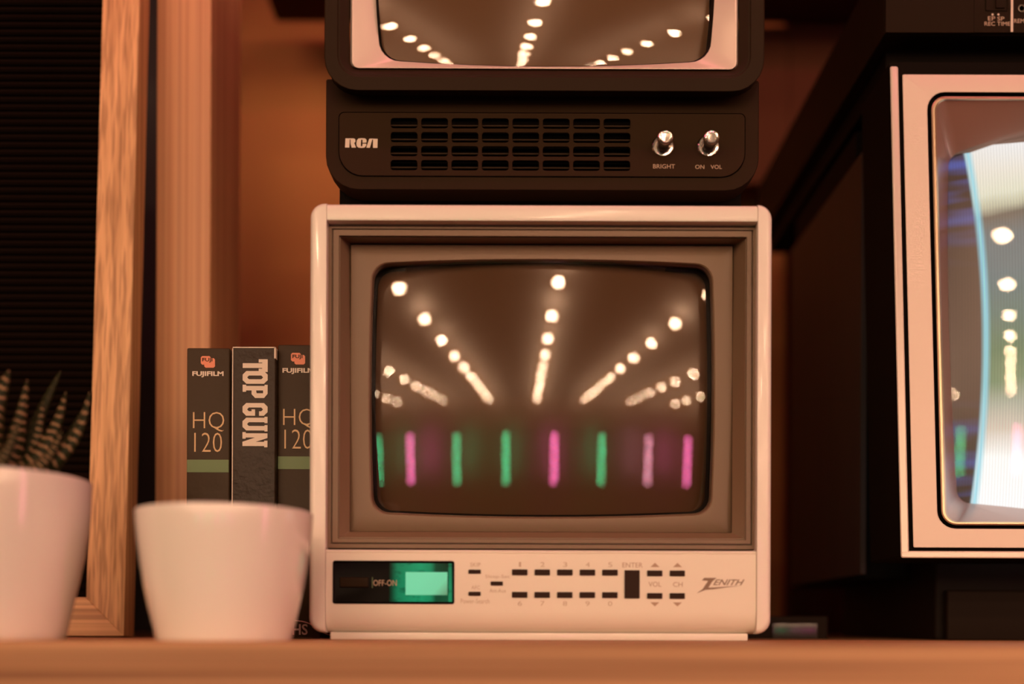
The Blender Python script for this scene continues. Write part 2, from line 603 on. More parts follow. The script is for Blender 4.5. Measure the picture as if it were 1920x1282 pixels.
def lathe(cx, cy, cz, prof, axis='Z', seg=48, cap0=True, cap1=True):
    V, Fc = [], []
    for r, h in prof:
        for i in range(seg):
            a = 2 * PI * i / seg
            if axis == 'Z':
                V.append((cx + r * math.cos(a), cy + r * math.sin(a), cz + h))
            else:
                V.append((cx + r * math.cos(a), cy - h, cz + r * math.sin(a)))
    for k in range(len(prof) - 1):
        for i in range(seg):
            j = (i + 1) % seg
            Fc.append((k * seg + i, k * seg + j, (k + 1) * seg + j, (k + 1) * seg + i))
    if cap0: Fc.append(tuple(range(seg)))
    if cap1: Fc.append(tuple(range((len(prof) - 1) * seg, len(prof) * seg)))
    return V, Fc


def poly(pl, pts, w, t=1.2):
    """a flat printed shape from a pixel outline, t pixels thick"""
    n = len(pts)
    V = [pl.p(x, y, w) for x, y in pts] + [pl.p(x, y, w + t) for x, y in pts]
    Fc = [tuple(range(n)), tuple(range(2 * n - 1, n - 1, -1))]
    Fc += [(i, (i + 1) % n, n + (i + 1) % n, n + i) for i in range(n)]
    return V, Fc


_tc = {}


def glyphs(body, offset=0.0, shear=0.0, res=3):
    key = (body, offset, shear)
    if key in _tc:
        return _tc[key]
    cu = bpy.data.curves.new('lettering_curve', 'FONT')
    cu.body = body
    cu.size = 1.0
    cu.offset = offset
    cu.shear = shear
    cu.resolution_u = res
    cu.align_x = 'CENTER'
    o = bpy.data.objects.new('lettering_curve', cu)
    C.objects.link(o)
    dg = bpy.context.evaluated_depsgraph_get()
    me = bpy.data.meshes.new_from_object(o.evaluated_get(dg))
    V = [tuple(v.co) for v in me.vertices]
    Fc = [tuple(p.vertices) for p in me.polygons]
    C.objects.unlink(o)
    bpy.data.objects.remove(o)
    bpy.data.curves.remove(cu)
    bpy.data.meshes.remove(me)
    _tc[key] = (V, Fc)
    return V, Fc


def text(name, pl, body, L, R, T, B, w, mat, parent, offset=0.0, shear=0.0, label=None):
    """lettering fitted into a pixel rectangle on a front plane"""
    V, Fc = glyphs(body, offset, shear)
    x0 = min(v[0] for v in V); x1 = max(v[0] for v in V)
    y0 = min(v[1] for v in V); y1 = max(v[1] for v in V)
    W = [pl.p(L + (v[0] - x0) / (x1 - x0) * (R - L), B - (v[1] - y0) / (y1 - y0) * (B - T), w) for v in V]
    o = finish(name, W, Fc, mat, parent)
    if label: o['label'] = label
    return o


def tube_surface(name, pl, cpx, cpy, Zc, L, R, T, B, Rx, Rz, tilt, yaw, mat, parent, back=0.0, n=40, uv=False):
    """a bowed tube face covering the pixel rectangle"""
    cx, cy = cpx + pl.ox, cpy + pl.oy
    c = Vector(((cx - VX) / F * Zc, Zc, (HY - cy) / F * Zc))
    nn = Vector((math.sin(yaw) * math.cos(tilt), -math.cos(yaw) * math.cos(tilt), math.sin(tilt)))
    u = Vector((math.cos(yaw), math.sin(yaw), 0))
    wv = nn.cross(u)
    if wv.z < 0: wv = -wv
    s = Zc / F
    V, UV = [], []
    for j in range(n + 1):
        for i in range(n + 1):
            a = ((L + (R - L) * i / n) - cpx) * s
            b = (cpy - (T + (B - T) * j / n)) * s
            h = -(a * a / (2 * Rx) + b * b / (2 * Rz)) - back
            V.append(c + u * a + wv * b + nn * h)
            UV.append((a, b))
    Fc = [(j * (n + 1) + i, j * (n + 1) + i + 1, (j + 1) * (n + 1) + i + 1, (j + 1) * (n + 1) + i) for j in range(n) for i in range(n)]
    return finish(name, V, Fc, mat, parent, sharp=180, uvs=UV if uv else None)


def tube_body(name, pl, L, R, T, B, w0, w1, parent):
    """funnel of the picture tube behind the face"""
    r1 = rring(pl, L, R, T, B, 30, w0)
    cx, cy = (L + R) / 2, (T + B) / 2
    hx, hy = (R - L) * 0.14, (B - T) * 0.16
    r2 = rring(pl, cx - hx, cx + hx, cy - hy, cy + hy, 20, w1)
    v, f = loft([r1, r2], cap1=True)
    return finish(name, v, f, 'deep_black', parent)


def struct(o):
    o['kind'] = 'structure'
    return o


# ------------------------------------------------------------------ the setting: hall and shelving
XW, YFAR = 9.0, -16.6
struct(box('floor', -XW, XW, YFAR, WALL, ZFLOOR - 0.1, ZFLOOR, 'room_floor'))
struct(box('ceiling', -XW, XW, YFAR, WALL, ZCEIL, ZCEIL + 0.1, 'room_ceiling'))
struct(box('wall_far', -XW, XW, YFAR - 0.1, YFAR, ZFLOOR, ZCEIL, 'room_wall'))
struct(box('wall_left', -XW - 0.1, -XW, YFAR, WALL, ZFLOOR, ZCEIL, 'room_wall'))
struct(box('wall_right', XW, XW + 0.1, YFAR, WALL, ZFLOOR, ZCEIL, 'room_wall'))
struct(box('wall_back', -XW, XW, WALL, WALL + 0.1, ZFLOOR, ZCEIL, 'back_panel'))

# shelving unit: board, divider, upper board
sh = box('shelf_board', -1.6, 1.7, 0.50, WALL, ZSHELF - 0.06, ZSHELF, 'shelf_wood', bevel=0.0018)
tag(sh, 'long wooden shelf board carrying the televisions and pots', 'shelf')
up = box('upper_shelf_board', -1.6, 1.7, 0.52, WALL, 0.84, 0.89, 'shelf_wood', bevel=0.002)
tag(up, 'upper wooden shelf board above the televisions', 'shelf')
pu = Plane(0.80, 340, 500)
a, b = pu.p(292, 600), pu.p(395, 600)
dv = box('shelf_post', a.x, b.x, 0.80, 0.885, ZSHELF, 0.84, 'upright_wood', bevel=0.002)
tag(dv, 'upright laminated wooden post standing behind the video tapes', 'post')
dk = box('bay_shade_board', -1.6, -0.36, 1.16, 1.18, ZSHELF, 0.84, 'bay_shade_dark')  # painted dark: the unlit bay behind the letter board
tag(dk, 'black board standing in for the shade in the shelf bay behind the letter board', 'board')
dr = box('bay_shade_board', 0.302, 1.6, 1.19, 1.21, ZSHELF, 0.84, 'dark_red_board')  # added board, its dark colour takes the place of shade on the wall
tag(dr, 'dark reddish board standing in for wall shade behind the large right television', 'board')
db = box('wall_shade_board', 0.19, 0.301, 1.19, 1.21, 0.50, 0.674, 'dark_red_board')  # added board, dark where the wall beside the ledge lies in shade
tag(db, 'small dark reddish board standing in for wall shade under the ledge, right of the black television', 'board')
lg_ = box('back_ledge', -0.27, 1.5, 1.04, 1.185, 0.675, 0.70, 'dark_red_board', bevel=0.002)
tag(lg_, 'dark reddish ledge along the wall above the televisions', 'ledge')
for i, x in enumerate((-1.45, 1.5)):
    lg = box('shelf_support', x - 0.05, x + 0.05, 0.6, WALL, ZFLOOR, ZSHELF - 0.06, 'shelf_wood')
    tag(lg, ('left' if i == 0 else 'right') + ' wooden side support under the long shelf board', 'support')

# ------------------------------------------------------------------ lamps of the hall (seen mirrored in the screens)
X0, DX, BX, Y0, DY = 0.3394, 1.8344, -0.001, -3.7714, 1.2891
ico = bmesh.new()
bmesh.ops.create_icosphere(ico, subdivisions=2, radius=0.054)
bulb_me = bpy.data.meshes.new('bulb_glass')
ico.to_mesh(bulb_me)
ico.free()
for p in bulb_me.polygons: p.use_smooth = True
bulb_me.materials.append(M['bulb'])
sv, sf = lathe(0, 0, 0, [(0.03, 0.044), (0.03, 0.1), (0.008, 0.12), (0.008, ZCEIL - ZBULB)], seg=12)
sock_me = bpy.data.meshes.new('bulb_socket')
sock_me.from_pydata(sv, [], sf)
sock_me.materials.append(M['socket'])
for k in range(-4, 5):
    for i in range(-1, 10):
        y = Y0 - DY * i
        o = bpy.data.objects.new('ceiling_bulb', None)
        C.objects.link(o)
        o.location = (X0 + DX * k + BX * y, y, ZBULB)
        o.empty_display_size = 0.05
        tag(o, 'round warm ceiling bulb mirrored as a glowing dot in the screens', 'lamp', 'ceiling bulbs hung in rows along the hall')
        g = bpy.data.objects.new('bulb_glass', bulb_me)
        s = bpy.data.objects.new('bulb_socket', sock_me)
        for c in (g, s):
            C.objects.link(c)
            c.parent = o

# low bar front with upright light tubes
bar = empty('bar_counter', (0.1, -6.1, ZFLOOR), 'dark bar front behind the coloured light tubes in the mirrored room', 'counter')
box('counter_front', -3.6, 3.8, -6.6, -6.12, ZFLOOR, 0.42, 'counter_dark', bar)
box('counter_top', -3.6, 3.8, -6.6, -6.12, 0.42, 0.46, 'counter_dark', bar, bevel=0.005)
for x, m, what in ((-2.53, 'tube_green', 'green light tube at the far left end of the mirrored row'),
                   (-1.955, 'tube_pink', 'pink light tube second from the left in the mirrored row'),
                   (-1.163, 'tube_green', 'green light tube third from the left in the mirrored row'),
                   (-0.347, 'tube_green', 'green light tube left of the central pink one in the mirrored row'),
                   (0.442, 'tube_pink', 'pink light tube in the middle of the mirrored row'),
                   (1.225, 'tube_green', 'green light tube right of the central pink one in the mirrored row'),
                   (2.03, 'tube_palepink', 'pale pink light tube second from the right in the mirrored row'),
                   (2.745, 'tube_pink', 'pink light tube at the far right end of the mirrored row')):
    t = empty('light_tube', (x, -6.0, -0.465), what, 'lamp', 'coloured light tubes on the bar front')
    v, f = lathe(x, -6.0, -0.465, [(0.02, 0.0), (0.028, 0.01), (0.028, 0.81), (0.02, 0.82)], seg=14)
    finish('glowing_tube', v, f, m, t)
    v, f = merge([box_data(x - 0.03, x + 0.03, -6.117, -5.99, -0.505, -0.465), box_data(x - 0.03, x + 0.03, -6.117, -5.99, 0.355, 0.395)])
    finish('bracket', v, f, 'socket', t)

# pink light strip under the front edge of the upper shelf board
nt_ = empty('light_strip', (0.05, 0.56, 0.84), 'pink light strip under the front edge of the upper shelf', 'lamp')
v, f = lathe(0, 0, 0, [(0.004, -0.8), (0.005, -0.795), (0.005, 0.795), (0.004, 0.8)], seg=10)
finish('glowing_tube', [(z_ + 0.05, 0.56 + x_, 0.829 + y_) for x_, y_, z_ in v], f, 'strip_pink', nt_)
box('mount', -0.75, 0.85, 0.55, 0.57, 0.8335, 0.8395, 'socket', nt_)
ns_ = empty('pink_fill_tube', (1.75, -0.25, ZFLOOR), 'unseen upright pink neon tube giving pink fill light from the right of the shelves', 'lamp')  # out of view, put in as pink side light on pots and post
v, f = lathe(1.75, -0.25, -0.2, [(0.016, 0.0), (0.018, 0.01), (0.018, 1.29), (0.016, 1.3)], seg=12)
finish('glowing_tube', v, f, 'fill_pink', ns_)
v, f = lathe(1.75, -0.25, ZFLOOR, [(0.12, 0.0), (0.12, 0.02), (0.02, 0.03), (0.02, 0.8)], seg=20)
finish('stand', v, f, 'socket', ns_)

# ------------------------------------------------------------------ small white television in the middle
Zt = Plane(0.640, 1013, 780)
zp = Zt.p
ztv = empty('television', (zp(1013, 780).x, 0.66, ZSHELF), 'white portable television with grey bezel, below the black one', 'television')
zS = Zt.S
z_back = 0.64 + 0.255


def side_panel(L, R, outer_left):
    """rounded cheek of the cabinet: cross-section swept round the front edge, tall with rounded corners"""
    T, B = 381.0, 1187.0
    prof = []
    W = R - L
    # (inset from the outline, depth): rolled front edge
    for i in range(0, 7):
        a = i / 6 * PI / 2
        prof.append((11 * (1 - math.sin(a)), -3 + 11 * (1 - math.cos(a)) if False else 11 * (1 - math.cos(PI / 2 - a)) - 3))
    rings = []
    # start from the middle of the face out to the sides
    rings.append(('in', 11, -3))
    seq = [(11 * (1 - math.sin(t)), -3 + 11 * (1 - math.cos(t))) for t in [i / 6 * PI / 2 for i in range(7)]]
    out = []
    for ins, w in seq:
        l = L + (ins if outer_left else 0.0)
        r = R - (0.0 if outer_left else ins)
        out.append((l, r, T + ins, B - ins, w))
    out.append((out[-1][0], out[-1][1], out[-1][2], out[-1][3], (z_back - 0.64) / zS))
    res = []
    x0 = zp(L, 700).x; x1 = zp(R, 700).x
    zt_ = zp(700, T).z; zb_ = zp(700, B).z
    for l, r, t, b, w in out:
        # true sizes, not foreshortened: offsets in metres from the front outline
        pts = []
        rad = 27.0
        il = (l - L) * zS; ir = (R - r) * zS; it = (t - T) * zS
        y = 0.64 + w * zS
        rr = max(rad * zS - it, 0.002)
        xl, xr, zt2, zb2 = x0 + il, x1 - ir, zt_ - it, zb_ + it
        n = 8
        if outer_left:
            for i in range(n + 1):
                a = PI / 2 + PI / 2 * i / n
                pts.append(Vector((xl + rr + rr * math.cos(a), y, zt2 - rr + rr * math.sin(a))))
            for i in range(n + 1):
                a = PI + PI / 2 * i / n
                pts.append(Vector((xl + rr + rr * math.cos(a), y, zb2 + rr + rr * math.sin(a))))
            pts += [Vector((xr, y, zb2)), Vector((xr, y, zt2))]
        else:
            for i in range(n + 1):
                a = PI / 2 - PI / 2 * i / n
                pts.append(Vector((xr - rr + rr * math.cos(a), y, zt2 - rr + rr * math.sin(a))))
            for i in range(n + 1):
                a = 0 - PI / 2 * i / n
                pts.append(Vector((xr - rr + rr * math.cos(a), y, zb2 + rr + rr * math.sin(a))))
            pts += [Vector((xl, y, zb2)), Vector((xl, y, zt2))]
        res.append(pts)
    v, f = loft(res, cap0=True, cap1=True)
    return finish('side_panel', v, f, 'white_plastic', ztv, sharp=50)


side_panel(580, 611.3, True)
side_panel(1419.7, 1447, False)
# top panel: rounded front lip
xl, xr = zp(612, 400).x, zp(1419, 400).x
prof = [(-1, 414), (-2.0, 411), (-2.0, 395), (-0.5, 388), (3, 384), (8, 382.3), (16, 382)]
V = []
for w, py in prof:
    for x in (xl, xr):
        V.append((x, 0.64 + w * zS, (HY - py - Zt.oy) * zS))
V += [(xl, z_back, V[-1][2]), (xr, z_back, V[-1][2]), (xl, z_back, V[0][2]), (xr, z_back, V[0][2])]
n = len(V) // 2
Fc = [(2 * i, 2 * i + 1, 2 * ((i + 1) % n) + 1, 2 * ((i + 1) % n)) for i in range(n)]
Fc += [tuple(range(0, 2 * n, 2)), tuple(range(1, 2 * n, 2))]
finish('top_panel', V, Fc, 'white_plastic', ztv, sharp=40)
# back shell
box('back_shell', xl, xr, 0.64 + 0.11, z_back + 0.02, zp(1000, 1180).z, zp(1000, 388).z, 'white_plastic', ztv)

# grey bezel with stepped recess
finish('bezel', *loft([
    rring(Zt, 611.5, 1419.5, 414, 1031, 1, 70), rring(Zt, 611.5, 1419.5, 414, 1031, 1, 32),
    rring(Zt, 613.5, 1418, 424, 1029, 1, 26), rring(Zt, 614.5, 1417, 426, 1028, 1, 18), rring(Zt, 621, 1411, 429.5, 1021, 1, 18), rring(Zt, 621.8, 1410.2, 430, 1020.2, 1, 24),
    rring(Zt, 623.2, 1408.8, 431.4, 1018.8, 1, 24), rring(Zt, 624, 1408, 432, 1018, 1, 18),
    rring(Zt, 634.5, 1399.5, 442.5, 1011, 1, 18), rring(Zt, 635.5, 1398.5, 443.5, 1010, 1, 25), rring(Zt, 637.5, 1396.5, 445.5, 1008, 1, 25),
    rring(Zt, 656.5, 1373, 459.5, 997.5, 2, lambda y: 66 - 24 * (y - 459) / 538)]), 'grey_bezel', ztv)
finish('screen_surround', *loft([
    rring(Zt, 656.5, 1373, 459.5, 997.5, 2, 70), rring(Zt, 657, 1372.5, 460, 997, 2, 56.5), rring(Zt, 658, 1371.5, 461, 996, 2, 56),
    rring(Zt, 694.5, 1337, 492, 965.5, 34, 57, bx=4, by=7), rring(Zt, 697, 1334.5, 494, 964, 33, 59, bx=4, by=7),
    rring(Zt, 700, 1331, 499, 962, 32, 72, bx=4, by=7), rring(Zt, 701.5, 1329, 504, 961, 31, 104, bx=4, by=7)]), 'grey_bezel', ztv)
finish('tube_mask', *loft([
    rring(Zt, 690, 1345, 470, 990, 30, 99), rring(Zt, 708, 1322, 510, 958, 30, 95, bx=4, by=7)]), 'black_gap', ztv)
tube_surface('screen_glass', Zt, 1013, 737, 0.6598, 690, 1342, 478, 985, 0.8647, 0.8647, -0.0454, 0.0045, 'tube_glass', ztv)
tube_surface('phosphor_screen', Zt, 1013, 737, 0.6598, 685, 1348, 470, 992, 0.66, 0.66, -0.0454, 0.0045, 'phosphor', ztv, back=0.0045)
tube_body('picture_tube', Zt, 690, 1342, 480, 985, 125, 640, ztv)

# control panel: flat face, curling back at the bottom
prof = [(16, 1031), (2, 1031.5), (0, 1033.5), (0, 1036), (1.4, 1037), (0.2, 1038.5), (0, 1146), (1.0, 1156), (4, 1166), (9, 1175), (17, 1182), (30, 1187)]
V = []
for w, py in prof:
    for x in (xl, xr):
        V.append((x, 0.64 + w * zS, (HY - py - Zt.oy) * zS))
V += [(xl, 0.76, V[-1][2]), (xr, 0.76, V[-1][2]), (xl, 0.76, V[0][2]), (xr, 0.76, V[0][2])]
n = len(V) // 2
Fc = [(2 * i, 2 * i + 1, 2 * ((i + 1) % n) + 1, 2 * ((i + 1) % n)) for i in range(n)]
Fc += [tuple(range(0, 2 * n, 2)), tuple(range(1, 2 * n, 2))]
panel = finish('control_panel', V, Fc, 'panel_plastic', ztv, sharp=28)
# foot
fa, fb = zp(620, 1187, 8), zp(1404, 1187, 8)
box('foot', fa.x, fb.x, 0.643, 0.86, ZSHELF, zp(1000, 1186).z, 'white_plastic', ztv, bevel=0.001)

# display window and what it holds
finish('display_window', *loft([rring(Zt, 624.5, 853.5, 1051.5, 1133.5, 5, 3), rring(Zt, 625, 853, 1052, 1133, 4.5, -1.2),
                                rring(Zt, 627, 851, 1054, 1131, 3.5, -1.6), rring(Zt, 628.5, 849.5, 1055.5, 1129.5, 3, -0.6)], cap1=True), 'gloss_black', panel)


def quad_uv(name, L, R, T, B, w, mat, parent):
    V = [zp(L, B, w), zp(R, B, w), zp(R, T, w), zp(L, T, w), zp(L, B, w + 0.5), zp(R, B, w + 0.5), zp(R, T, w + 0.5), zp(L, T, w + 0.5)]
    uv = [(0, 0), (1, 0), (1, 1), (0, 1)] * 2
    return finish(name, V, [(0, 1, 2, 3), (7, 6, 5, 4), (0, 4, 5, 1), (1, 5, 6, 2), (2, 6, 7, 3), (3, 7, 4, 0)], mat, parent, uvs=uv)


quad_uv('green_glow', 731, 849, 1056.5, 1128.5, -1.2, 'display_glow', panel)  # glowing green area around the bright rectangle
quad_uv('display_panel', 761.5, 840, 1073, 1116, -1.9, 'display_bright', panel)
finish('power_switch', *loft([rring(Zt, 638, 692, 1083, 1102, 1.5, -0.5), rring(Zt, 639, 691, 1084, 1101, 1.5, -5), rring(Zt, 641, 689, 1086, 1099, 1, -5.4)], cap1=True), 'black_plastic', panel)
quad_uv('marker_line', 698.6, 700.0, 1083, 1103, -1.5, 'print_green', panel)
text('lettering', Zt, 'OFF-ON', 701, 745, 1088, 1099, -1.6, 'print_tan', panel, label='small OFF-ON lettering in the black window')

# buttons
def button(L, R, T, B):
    finish('button', *loft([rring(Zt, L, R, T, B, 1.2, 2, m=2, n=2), rring(Zt, L, R, T, B, 1.2, -2.2, m=2, n=2),
                            rring(Zt, L + 1, R - 1, T + 1, B - 1, 0.8, -3, m=2, n=2)], cap0=True, cap1=True), 'button', panel)


for L, T in ((879.5, 1068), (921, 1090), (879.5, 1109.5)):
    button(L, L + 23, T, T + 7.6)
for i in range(5):
    L = 961 + 42.3 * i
    button(L, L + 29, 1067.2, 1078.2)
    button(L, L + 29, 1109.4, 1120.4)
button(1172, 1200.5, 1068, 1121)
for L in (1214.5, 1256.8):
    button(L, L + 28.5, 1068.3, 1079)
    button(L, L + 28.5, 1110.7, 1121.4)
for i, (d1, d2) in enumerate(zip('12345', '67890')):
    cx = 976 + 42.3 * i
    wd = 2 if d1 == '1' else 4
    text('lettering', Zt, d1, cx - wd, cx + wd, 1053.5, 1062.5, -0.3, 'print_faint', panel)
    text('lettering', Zt, d2, cx - 4, cx + 4, 1126.5, 1135.5, -0.3, 'print_faint', panel)
text('lettering', Zt, 'ENTER', 1168, 1206, 1054, 1063, -0.3, 'print_brown', panel)
text('lettering', Zt, 'VOL', 1217, 1241, 1089.5, 1099, -0.3, 'print_brown', panel)
text('lettering', Zt, 'CH', 1263, 1281, 1090, 1099, -0.3, 'print_brown', panel)
text('lettering', Zt, 'SKIP', 882.5, 902, 1055, 1062.5, -0.3, 'print_faint', panel)
text('lettering', Zt, 'AFC', 885, 901, 1098, 1105, -0.3, 'print_faint', panel)
text('lettering', Zt, 'Sleep-Sec', 911, 957, 1077.5, 1085.5, -0.3, 'print_faint', panel)
text('lettering', Zt, 'Ant-Aux', 919, 950, 1103.5, 1111, -0.3, 'print_faint', panel)
text('lettering', Zt, 'Power-Search', 865, 919, 1122.5, 1131.5, -0.3, 'print_faint', panel)
for cx in (1229, 1271.3):
    finish('arrow_mark', *poly(Zt, [(cx - 8.5, 1062), (cx, 1054), (cx + 8.5, 1062)], -0.4, 1), 'print_brown', panel)
    finish('arrow_mark', *poly(Zt, [(cx - 8.5, 1128), (cx + 8.5, 1128), (cx, 1136)], -0.4, 1), 'print_brown', panel)
zl = [(235, 365), (295, 300), (612, 300), (500, 395), (405, 552), (560, 546), (1250, 498), (900, 540), (560, 590), (330, 612), (95, 700), (255, 590), (325, 480), (392, 382)]
finish('brand_mark', *poly(Zt, [(1300 + x / 13.71, 1060 + y / 13.71) for x, y in zl], -0.8, 1.5), 'logo_brown', panel)
text('brand_lettering', Zt, 'ENITH', 1338, 1397, 1084.8, 1095.6, -0.6, 'logo_brown', panel, offset=0.012, shear=0.45)

# ------------------------------------------------------------------ black portable television on top
Rt = Plane(0.655, 1020, 180)
rp = Rt.p
ztop = (HY - 382 - Zt.oy) * zS
rtv = empty('television', (rp(1020, 200).x, 0.70, ztop), 'black portable television with two chrome knobs, on top of the white one', 'television')
TT = -405
finish('screen_hood', *loft([
    rring(Rt, 616, 1425, TT + 8, 163, 55, 190, st=3), rring(Rt, 610, 1431, TT + 2, 169, 60, 26), rring(Rt, 608, 1433, TT, 171, 62, 3),
    rring(Rt, 609.5, 1431.5, TT + 1.5, 169.5, 60, 0), rring(Rt, 632, 1408, TT + 22, 145, 40, -1), rring(Rt, 634, 1406, TT + 24, 142.5, 38, 2),
    rring(Rt, 637, 1403, TT + 27, 140.5, 36, 2), rring(Rt, 655, 1385, TT + 40, 131.5, 16, 14)]), 'black_plastic', rtv, sharp=25)
finish('silver_bezel', *loft([
    rring(Rt, 656.5, 1383.5, TT + 41, 131, 15, 20), rring(Rt, 660, 1380.5, TT + 44, 128.5, 13, 10), rring(Rt, 663, 1377.5, TT + 46, 127, 12, 10),
    rring(Rt, 710, 1333, TT + 60, 116, 40, 34, bx=9, by=9)]), 'silver_bezel', rtv)
finish('tube_mask', *loft([
    rring(Rt, 709.5, 1333.5, TT + 59, 116.5, 40, 33.5, bx=9, by=9), rring(Rt, 714, 1329, TT + 66, 115, 40, 40, bx=9, by=9), rring(Rt, 714, 1329, TT + 66, 115, 40, 95, bx=9, by=9, st=40)]), 'black_gap', rtv)
tube_surface('screen_glass', Rt, 1021, -115, 0.6595, 704, 1339, TT + 50, 128, 0.961, 0.424, -0.003, 0.03, 'tube_glass', rtv)
tube_surface('phosphor_screen', Rt, 1021, -115, 0.6595, 704, 1339, TT + 50, 128, 0.80, 0.36, -0.003, 0.03, 'phosphor_light', rtv, back=0.004)
tube_body('picture_tube', Rt, 700, 1343, TT + 55, 125, 130, 480, rtv)
Rc = Plane(0.655, 1020, 180, lean=-0.24, py0=310)      # the chin leans back under the hood
# chin with the control plate
finish('chin', *loft([
    rring(Rc, 640, 1395, 150, 352, 50, 200, rt=4, st=22), rring(Rc, 612.5, 1422.5, 150, 356, 60, 60, rt=4, st=22), rring(Rc, 611.5, 1423, 150, 357, 62, 22, rt=4),
    rring(Rc, 613, 1421.5, 152, 355.5, 60, 17, rt=4), rring(Rc, 635, 1398, 211, 332.5, 46, 16, rt=10),
    rring(Rc, 635.4, 1397.6, 211.4, 332, 45.6, 30, rt=10, st=16)]), 'black_plastic', rtv, sharp=25)
# back cabinet and its base, resting on the set below
finish('cabinet', *loft([
    rring(Rt, 640, 1395, TT + 30, 345, 50, 150, st=22), rring(Rt, 660, 1380, TT + 60, 352, 60, 330, st=22), rring(Rt, 720, 1320, TT + 110, 352, 60, 560, st=22)], cap0=False, cap1=True), 'black_plastic', rtv)
ba, bb_ = rp(636, 300, 60), rp(1392, 300, 60)
box('base', ba.x, bb_.x, 0.675, 0.84, ztop, rp(1000, 350, 40).z + 0.004, 'deep_black', rtv, bevel=0.003)

# control plate: grille of 8 x 4 slots between two end fields
plate_parts = []
gx = [722] + [733 + 57.0 * i - 3.5 for i in range(1, 8)] + [1192]
gy = [212.5, 245, 271, 297, 330]
grille = None
cells = []
for i in range(8):
    for j in range(4):
        sl, st_ = 733 + 57.0 * i, 222.5 + 26.2 * j
        o_ = rring(Rc, gx[i], gx[i + 1], gy[j], gy[j + 1], 0.01, 12, n=3, m=3)
        h0 = rring(Rc, sl - 0.6, sl + 50.6, st_ - 0.6, st_ + 19.4, 5.5, 12, n=3, m=3)
        h1 = rring(Rc, sl, sl + 50, st_, st_ + 18.8, 5, 13, n=3, m=3)
        h2 = rring(Rc, sl, sl + 50, st_, st_ + 18.8, 5, 24, n=3, m=3)
        cells.append(loft([o_, h0, h1, h2]))
# end fields with rounded outer corners
def end_field(L, R, left):
    pts = []
    T, B, r, rt = 212.5, 330, 45, 9
    if left:
        for i in range(9):
            a = PI / 2 + PI / 2 * i / 8
            pts.append((L + r + r * math.cos(a), B - r + r * math.sin(a)))
        for i in range(5):
            a = PI + PI / 2 * i / 4
            pts.append((L + rt + rt * math.cos(a), T + rt + rt * math.sin(a)))
        pts += [(R, T), (R, B)]
    else:
        for i in range(5):
            a = -PI / 2 + PI / 2 * i / 4
            pts.append((R - rt + rt * math.cos(a), T + rt + rt * math.sin(a)))
        for i in range(9):
            a = PI / 2 * i / 8
            pts.append((R - r + r * math.cos(a), B - r + r * math.sin(a)))
        pts += [(L, B), (L, T)]
    return poly(Rc, pts, 12, 12)


plate = finish('control_plate', *merge(cells + [end_field(636.5, 722, True), end_field(1192, 1396.5, False)]), 'panel_black', rtv)
for j in range(4):
    py = 222.5 + 26.2 * j + 12.2
    finish('louver', *pbox(Rc, 728, 1187, py, py + 2.4, 20, 60), 'panel_black', plate)
finish('speaker_cloth', *pbox(Rc, 724, 1190, 214, 328, 64, 68), 'deep_black', plate)

rca = ['R', [(165, 555), (305, 555), (330, 568), (337, 595), (332, 618), (316, 634), (346, 713), (272, 714), (252, 645), (252, 574), (238, 574), (232, 713), (158, 712)],
       'C', [(388, 557), (430, 552), (495, 553), (520, 568), (527, 592), (526, 626), (458, 630), (458, 578), (434, 576), (428, 640), (430, 690), (452, 692), (460, 645), (525, 645), (518, 685), (490, 712), (440, 718), (392, 714), (360, 690), (352, 640), (362, 585)],
       'A', [(572, 562), (600, 557), (718, 562), (714, 716), (638, 716), (638, 572), (626, 572), (584, 716), (523, 713)]]
finish('brand_lettering', *merge([poly(Rc, [(630 + x / 9.155, 200 + y / 9.155) for x, y in rca[i]], 11.2, 1.5) for i in (1, 3, 5)]), 'print_cream', plate)
text('lettering', Rc, 'BRIGHT', 1225, 1266, 307, 315, 11.6, 'print_tan', plate)
text('lettering', Rc, 'ON', 1304, 1321, 308, 315.5, 11.6, 'print_tan', plate)
text('lettering', Rc, 'VOL', 1333, 1354, 308, 315.5, 11.6, 'print_tan', plate)

for cx, cy in ((1243, 274), (1328, 274)):
    c = Rc.p(cx, cy, 12)
    S = Rc.S
    v, f = lathe(c.x, c.y, c.z, [(21 * S, 0), (21 * S, 1.5 * S), (18.5 * S, 4 * S), (15 * S, 4.5 * S), (13.5 * S, 3 * S)], 'Y', 40)
    kr = finish('knob_collar', v, f, 'chrome', rtv)
    v, f = lathe(c.x, c.y, c.z, [(13.2 * S, 2 * S), (13 * S, 12 * S), (11.5 * S, 24 * S), (11.5 * S, 29 * S)], 'Y', 40)
    ks = finish('knob_shaft', v, f, 'knob_shaft', rtv)
    v, f = lathe(c.x, c.y, c.z, [(11 * S, 28 * S), (14 * S, 29 * S), (14.4 * S, 33 * S), (13.6 * S, 38 * S), (11.5 * S, 40 * S), (9.4 * S, 39.5 * S), (8.6 * S, 37.2 * S), (7.6 * S, 37.2 * S), (7.2 * S, 38.6 * S), (1.0 * S, 38.8 * S)], 'Y', 40)
    kc = finish('knob_cap', v, f, 'chrome', ks)

